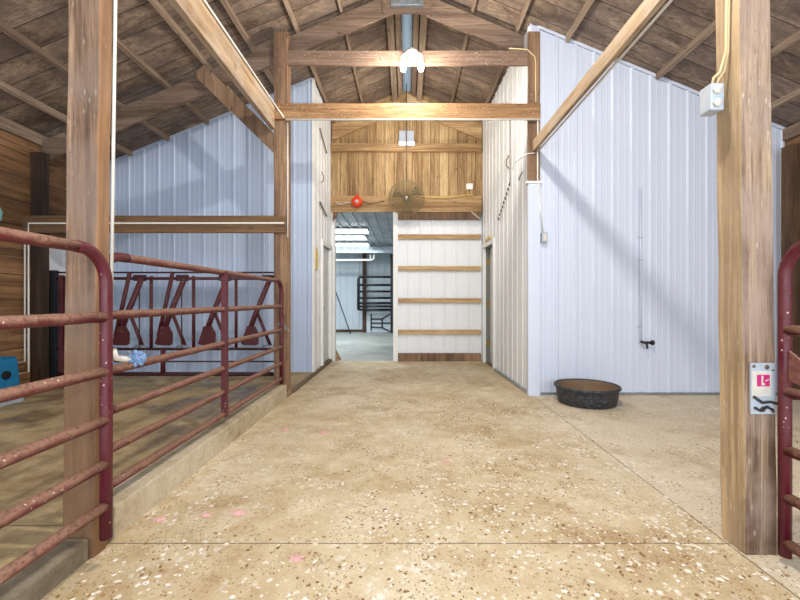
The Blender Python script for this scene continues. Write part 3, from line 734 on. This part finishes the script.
pipe('small steel cable clip on right aisle wall under the beam end', [(1.45,5.02,2.76),(1.44,5.08,2.73),(1.44,5.16,2.70)], 0.010, 'galv', 'clip', 'clip')

# ---------------------------------------------------------------- back wall items
def bx_(px, Y=7.4): return (px-407)*Y/400
def bz_(py, Y=7.4): return 1.15+(300-py)*Y/400
o = thing('circular_fan', 'round dusty wire cage fan hung from a pole before back wall', 'fan', (bx_(406.5,7.2), 7.2, bz_(198,7.2)))
fx, fz = bx_(406.5,7.2), bz_(198.5,7.2)
mb = MB()
for rr in (0.05,0.09,0.13,0.17,0.21,0.25,0.285,0.31): mb.torus((fx,7.10+ (0.05 if rr > 0.25 else 0.0),fz), rr, 0.0045, 'y', 36, 5)
mb.torus((fx,7.16,fz), 0.315, 0.010, 'y', 40, 6)
for k in range(28):
    a = 2*PI*k/28; c_, s_ = math.cos(a), math.sin(a)
    mb.tube([(fx+0.04*c_,7.10,fz+0.04*s_),(fx+0.25*c_,7.10,fz+0.25*s_),(fx+0.315*c_,7.16,fz+0.315*s_)], 0.0035, 4)
mb.build('front_cage', M['fan'], o)
mb = MB()
for k in range(28):
    a = 2*PI*k/28; c_, s_ = math.cos(a), math.sin(a)
    mb.tube([(fx+0.05*c_,7.26,fz+0.05*s_),(fx+0.26*c_,7.24,fz+0.26*s_),(fx+0.315*c_,7.16,fz+0.315*s_)], 0.0035, 4)
mb.build('rear_cage', M['fan'], o)
for k in range(3):
    a0 = 2*PI*k/3+0.6
    vs = []; N = 6
    for i in range(N+1):
        rr = 0.05+0.225*i/N; wdt = 0.30+0.42*(i/N)
        for e in (-1, 1):
            a = a0+e*wdt*0.55; vs.append((fx+rr*math.cos(a), 7.17+e*0.022, fz+rr*math.sin(a)))
    vs2 = [(x,y+0.004,z) for x,y,z in vs]
    n_ = len(vs); fs = [(2*i,2*i+1,2*i+3,2*i+2) for i in range(N)]+[(n_+2*i+2,n_+2*i+3,n_+2*i+1,n_+2*i) for i in range(N)]
    fs += [(2*i+2,n_+2*i+2,n_+2*i,2*i) for i in range(N)]+[(2*i+1,n_+2*i+1,n_+2*i+3,2*i+3) for i in range(N)]
    MB().add(vs+vs2, fs, True).build('blade', M['fanb'], o)
MB().lathe([(0,-0.08),(0.022,-0.078),(0.028,-0.06),(0.028,-0.02)], (fx,7.18,fz), 16, 'y').build('hub', M['dirtwhite'], o)
MB().lathe([(0,0.14),(0.06,0.13),(0.07,0.08),(0.07,0.03),(0.05,0.01)], (fx,7.19,fz), 20, 'y').build('motor', M['fanb'], o)
MB().tube([(fx,7.26,fz+0.05),(fx,7.26,5.08)], 0.008, 8).build('drop_pole', M['rust'], o)

o = thing('cord_reel', 'orange red cord reel hung above the doorway on back wall', 'cord reel', (bx_(356.5), 7.42, bz_(208)))
rx_, rz_ = bx_(357,7.42), bz_(202,7.42)
MB().lathe([(0,-0.06),(0.07,-0.055),(0.098,-0.03),(0.10,0.02),(0.085,0.05),(0,0.05)], (rx_,7.42,rz_), 26, 'y').build('reel_body', M['red'], o)
MB().lathe([(0,-0.075),(0.03,-0.07),(0.035,-0.055)], (rx_,7.42,rz_), 16, 'y').build('reel_hub', M['dirtwhite'], o)
MB().tube([(rx_-0.02,7.43,rz_+0.09),(rx_,7.43,rz_+0.15),(rx_+0.02,7.43,rz_+0.09)], 0.016, 8).build('hanger', M['red'], o)
pipe('white rope looped left of the orange reel on the header board', [(bx_(335),7.44,bz_(201)),(bx_(338),7.44,bz_(203.5)),(bx_(342),7.44,bz_(204)),(bx_(346),7.44,bz_(202)),(bx_(351),7.44,bz_(202))], 0.012, 'dirtwhite', 'rope', 'rope')
pipe('dark cord sagging right of the orange reel on the header board', [(bx_(362),7.44,bz_(201)),(bx_(370),7.44,bz_(203)),(bx_(377),7.44,bz_(202)),(bx_(384),7.44,bz_(200.5))], 0.009, 'rust', 'cord', 'cord')
pipe('pale cable sagging along the header board right of the fan', [(bx_(418),7.44,bz_(196)),(bx_(435),7.44,bz_(197)),(bx_(450),7.44,bz_(197)),(bx_(464),7.44,bz_(194.5)),(bx_(474),7.44,bz_(194.5))], 0.009, 'yellow', 'cable', 'cable')
o = thing('sensor_box', 'small white box with two stubs on back wall near right corner', 'sensor', (bx_(470), 7.5, bz_(194,7.5)))
MB().box(bx_(466.5,7.45),bx_(473,7.45),7.45,7.54,bz_(188.5),bz_(182.5)).build('housing', M['trimw'], o, bevel=0.008)
for px_ in (468,471.7): MB().tube([(bx_(px_),7.47,bz_(188.5)),(bx_(px_),7.47,bz_(194))], 0.010, 8).build('stub', M['yellow'], o)
o = thing('gable_fixture', 'grey panel with white lip on the gable boards above chord board', 'fixture', (bx_(406.5), 7.46, bz_(145)))
MB().box(bx_(399),bx_(414),7.47,7.53,bz_(142),bz_(129)).build('panel', M['greybox'], o, bevel=0.004)
MB().box(bx_(398.5),bx_(415),7.42,7.475,bz_(145),bz_(141)).build('lip', M['trimw'], o, bevel=0.004)
pipe('short diagonal pale brace in the corner under the header board', [(bx_(472),7.47,bz_(211)),(bx_(480),7.40,bz_(219))], 0.014, 'dirtwhite', 'brace_rod', 'brace')

# ---------------------------------------------------------------- far room through the opening
ribwall('wall_far', M['farwhite'], -5.0, 4.0, lambda u,h,z: (u, 14.42-h, z), lambda u: 3.0, phase=0.1)
ribwall('wall_far_left', M['farwhite'], YB+0.1, 14.4, lambda u,h,z: (-5.0+h, u, z), lambda u: 3.0, phase=0.0)
ribwall('wall_far_right', M['farwhite'], YB+0.1, 14.4, lambda u,h,z: (4.0-h, u, z), lambda u: 3.0, phase=0.0)
mb = MB()
for (a, ha), (b, hb) in zip(profile(-5.0, 4.0)[:-1], profile(-5.0, 4.0)[1:]):
    mb.add([(a,YB+0.05,2.95-2*ha),(b,YB+0.05,2.95-2*hb),(b,14.42,2.95-2*hb),(a,14.42,2.95-2*ha)], [(0,1,2,3)])
mb.box(-5.0,4.0,YB+0.05,14.42,2.955,2.99)
struct(mb.build('ceiling', M['farceil']))
struct(MB().box(-5.0,4.0,14.36,14.39,0,0.09).build('baseboard_far', M['postdark']))
def FX(px, Y): return (px-407)*Y/400
def FZ(py, Y): return 1.15+(300-py)*Y/400
for k, (Y, x1) in enumerate(((10.15,-0.98),(11.2,-1.15),(12.6,-1.2))):
    o = thing('ceiling_light', ['long bright ceiling light nearest the doorway in far room','middle of three long bright ceiling lights in far room','furthest of three long bright ceiling lights in far room'][k], 'ceiling light', (-2.3,Y,2.86))
    MB().box(-3.4,x1,Y-0.28,Y+0.28,2.90,2.93).build('housing', M['trimw'], o)
    MB().box(-3.38,x1-0.02,Y-0.25,Y+0.25,2.87,2.899).build('diffuser', M['tube'], o, bevel=0.008)
Y = 14.1
tag(MB().box(FX(325,13),FX(396,13),12.95,13.05,FZ(253,13),FZ(247,13)).build('ceiling_track', M['galv']), 'grey steel track hung across far room below the ceiling lights', 'track')
pipe('white pipe with upright stub hanging across the far room', [(FX(325,13.2),13.2,FZ(260,13.2)),(FX(372,13.2),13.2,FZ(260,13.2)),(FX(374,13.2),13.2,FZ(258.5,13.2)),(FX(374.2,13.2),13.2,2.93)], 0.035, 'trimw', 'overhead_pipe')
pipe('white stub pipe standing up from the far hanging pipe', [(FX(370.5,13.2),13.2,FZ(260,13.2)+0.037),(FX(370.5,13.2),13.2,FZ(254,13.2))], 0.03, 'trimw', 'stub_pipe')
tag(MB().box(FX(362.5,14.2),FX(366,14.2),14.18,14.32,0,2.9).build('timber_post', M['postdark']), 'narrow brown post behind the black gate in the far room', 'post')
tag(MB().box(FX(390.5,13.8),FX(394.5,13.8),13.75,13.85,0.02,FZ(254,13.8)).build('steel_post', M['black']), 'tall black steel post holding the black gate in far room', 'post')
o = thing('black_gate', 'black tube gate hung high on the far room wall', 'gate', (FX(375,13.9), 13.9, FZ(310,13.9)))
Yg = 13.9
for x_ in (358.5,): MB().tube([(FX(x_,Yg),Yg,FZ(310,Yg)),(FX(x_,Yg),Yg,FZ(279,Yg)),(FX(x_+2,Yg),Yg,FZ(277,Yg)),(FX(x_+4,Yg),Yg,FZ(277,Yg))], 0.05, 10).build('end_upright', M['black'], o)
for y_ in (277,285,291.5,298,303,306.5,309.5): MB().tube([(FX(358.5,Yg),Yg,FZ(y_,Yg)),(FX(390.5,Yg),Yg,FZ(y_,Yg))], 0.038, 10).build('rail', M['black'], o)
Yt = 14.2
o = thing('folding_table', 'pale folding table on its side, dark legs showing, far room wall', 'folding table', (FX(381,Yt),Yt,0.02))
MB().box(FX(366.5,Yt),FX(394,Yt),Yt,Yt+0.05,0.0,FZ(312,Yt)).build('tabletop', M['farwhite'], o, bevel=0.006)
def tb(name, pts):
    MB().tube([(FX(a,Yt-0.05),Yt-0.03,FZ(b,Yt-0.05)) for a,b in pts], 0.022, 6).build(name, M['ink'], o)
tb('leg_frame', [(371,313.5),(371,331)]); tb('leg_frame', [(382,319),(382,327.5)])
tb('leg', [(371,319),(382,319),(390,314)]); tb('leg', [(371,327),(382,327.5),(390,331.5)]); tb('brace', [(371,323),(391,323)])
pipe('dark rod leaning against the far room wall', [(FX(334,13.9),14.2,FZ(291,13.9)),(FX(350.5,13.4),13.4,0.02)], 0.018, 'ink', 'leaning_rod', 'rod')
tag(MB().prism([(FX(333.5,7.72),0.0),(FX(341,7.72),0.0),(FX(338.5,7.72),0.1),(FX(334.5,7.72),0.24),(FX(333.5,7.72),0.24)], 'y', 7.69, 7.75).build('wood_wedge', M['backgirt']), 'brown wooden wedge on floor at left side of doorway', 'wedge')
tag(MB().prism([(FX(334,7.6),2.80),(FX(339,7.6),2.80),(FX(334,7.6),2.62)], 'y', 7.5, 7.56).build('corner_gusset', M['postback']), 'small brown triangular block in upper left corner of the doorway', 'block')

# ---------------------------------------------------------------- litter on the floor
def dens(x, y):
    d = 0.05
    if y < 2.4: d = 0.45+0.35*max(0, (2.0-y))
    elif y < 3.4: d = 0.22
    elif y < 4.3: d = 0.12
    elif y < 5.4: d = 0.45 if -0.7 < x < 1.3 else 0.1
    elif y < 6: d = 0.04
    else: d = 0.0
    if x > -0.3 and 2.0 < y < 4.2: d += 0.25
    if x < -0.5 and y > 1.9: d *= 0.25
    if x > 1.5: d *= 0.35
    if y < 1.7 and x < -0.6: d *= 0.6
    n = mn.noise(Vector((x*1.3, y*1.3, 0)))*1.1+mn.noise(Vector((x*4.2, y*4.2, 3)))*0.9
    return d*max(0.0, min(2.2, 0.75+1.6*n))
def flakes(name, label, cat, n, s0, s1, hgt, mat, seed, dscale=1.0, cluster=0.0):
    rnd = random.Random(seed); mb = MB(); c = 0; tries = 0
    while c < n and tries < n*40:
        tries += 1
        y = 0.9+5.1*rnd.random()**1.35; x = rnd.uniform(-1.38, 3.2)
        if abs(x) > y*1.05: continue
        if rnd.random() > dens(x, y)*dscale: continue
        if (x-2.01)**2+(y-4.475)**2 < 0.16: continue
        if x > 1.45 and y > 4.75: continue
        if 1.47 < x < 1.73 and 1.72 < y < 2.0: continue
        k = rnd.choice((1, 1, 1, 2, 4)) if cluster else 1
        for _ in range(k):
            cx = x+rnd.gauss(0, cluster)*(k > 1); cy = y+rnd.gauss(0, cluster)*(k > 1)
            if cx < -1.39 or cx > 1.43 and cy > 4.7: continue
            s = s0+(s1-s0)*rnd.random()**2.8; a0 = rnd.random()*6.28; el = rnd.uniform(0.5, 1.0); m = 6
            rot = rnd.random()*6.28
            vs = []
            for i in range(m):
                a = 2*PI*i/m; q = s*rnd.uniform(0.6, 1.1)
                px, py = q*math.cos(a), q*el*math.sin(a)
                vs.append((cx+px*math.cos(rot)-py*math.sin(rot), cy+px*math.sin(rot)+py*math.cos(rot), 0.0006))
            vs.append((cx+rnd.uniform(-.2,.2)*s, cy+rnd.uniform(-.2,.2)*s, 0.001+hgt*rnd.uniform(0.4,1)*s/s1+0.002))
            mb.add(vs, [(i,(i+1)%m,m) for i in range(m)], False)
            c += 1
    o = mb.build(name, mat, origin=(0,2.5,0)); tag(o, label, cat, kind='stuff'); return o
flakes('white_chips', 'white chips scattered thickly over the tan concrete aisle floor', 'chips', 6500, 0.002, 0.019, 0.003, M['chip'], 3, 1.0, 0.035)
flakes('brown_litter', 'brown crumbs and straw scattered over the tan concrete aisle floor', 'litter', 4200, 0.002, 0.012, 0.005, M['bits'], 9, 0.8, 0.03)
for i, (px, py, s, lab) in enumerate(((238,514,0.030,'larger pink fluff clump on the aisle floor above the cross joint'),(160,520,0.026,'pink fluff clump near the curb foot'),(206,516,0.020,'pink fluff clump between the curb and larger clump'),(297,559,0.024,'pink fluff clump just below the cross joint'),(324,433,0.030,'wide pink fluff clump alone on clean middle floor'),(285,430,0.026,'pink fluff clump beside the clean curb stretch'),(446,461,0.022,'pink fluff clump in the aisle centre among white chips'))):
    Y = 460/(py-300); x = (px-407)*Y/400
    bm = bmesh.new(); bmesh.ops.create_icosphere(bm, subdivisions=3, radius=1)
    for v in bm.verts:
        v.co = Vector((v.co.x*s*1.2, v.co.y*s*0.8, max(v.co.z,-0.3)*s*0.4))*(1+0.5*mn.noise(v.co*2.5+Vector((i*7,0,0))))
    zmin = min(v.co.z for v in bm.verts)
    for v in bm.verts: v.co.z -= zmin
    me = bpy.data.meshes.new('fluff_clump'); bm.to_mesh(me); bm.free(); me.materials.append(M['pink'])
    o = bpy.data.objects.new('fluff_clump', me); COL.objects.link(o); o.location = (x, Y, 0.0)
    tag(o, lab, 'fluff', 'pink fluff clumps on the aisle floor')
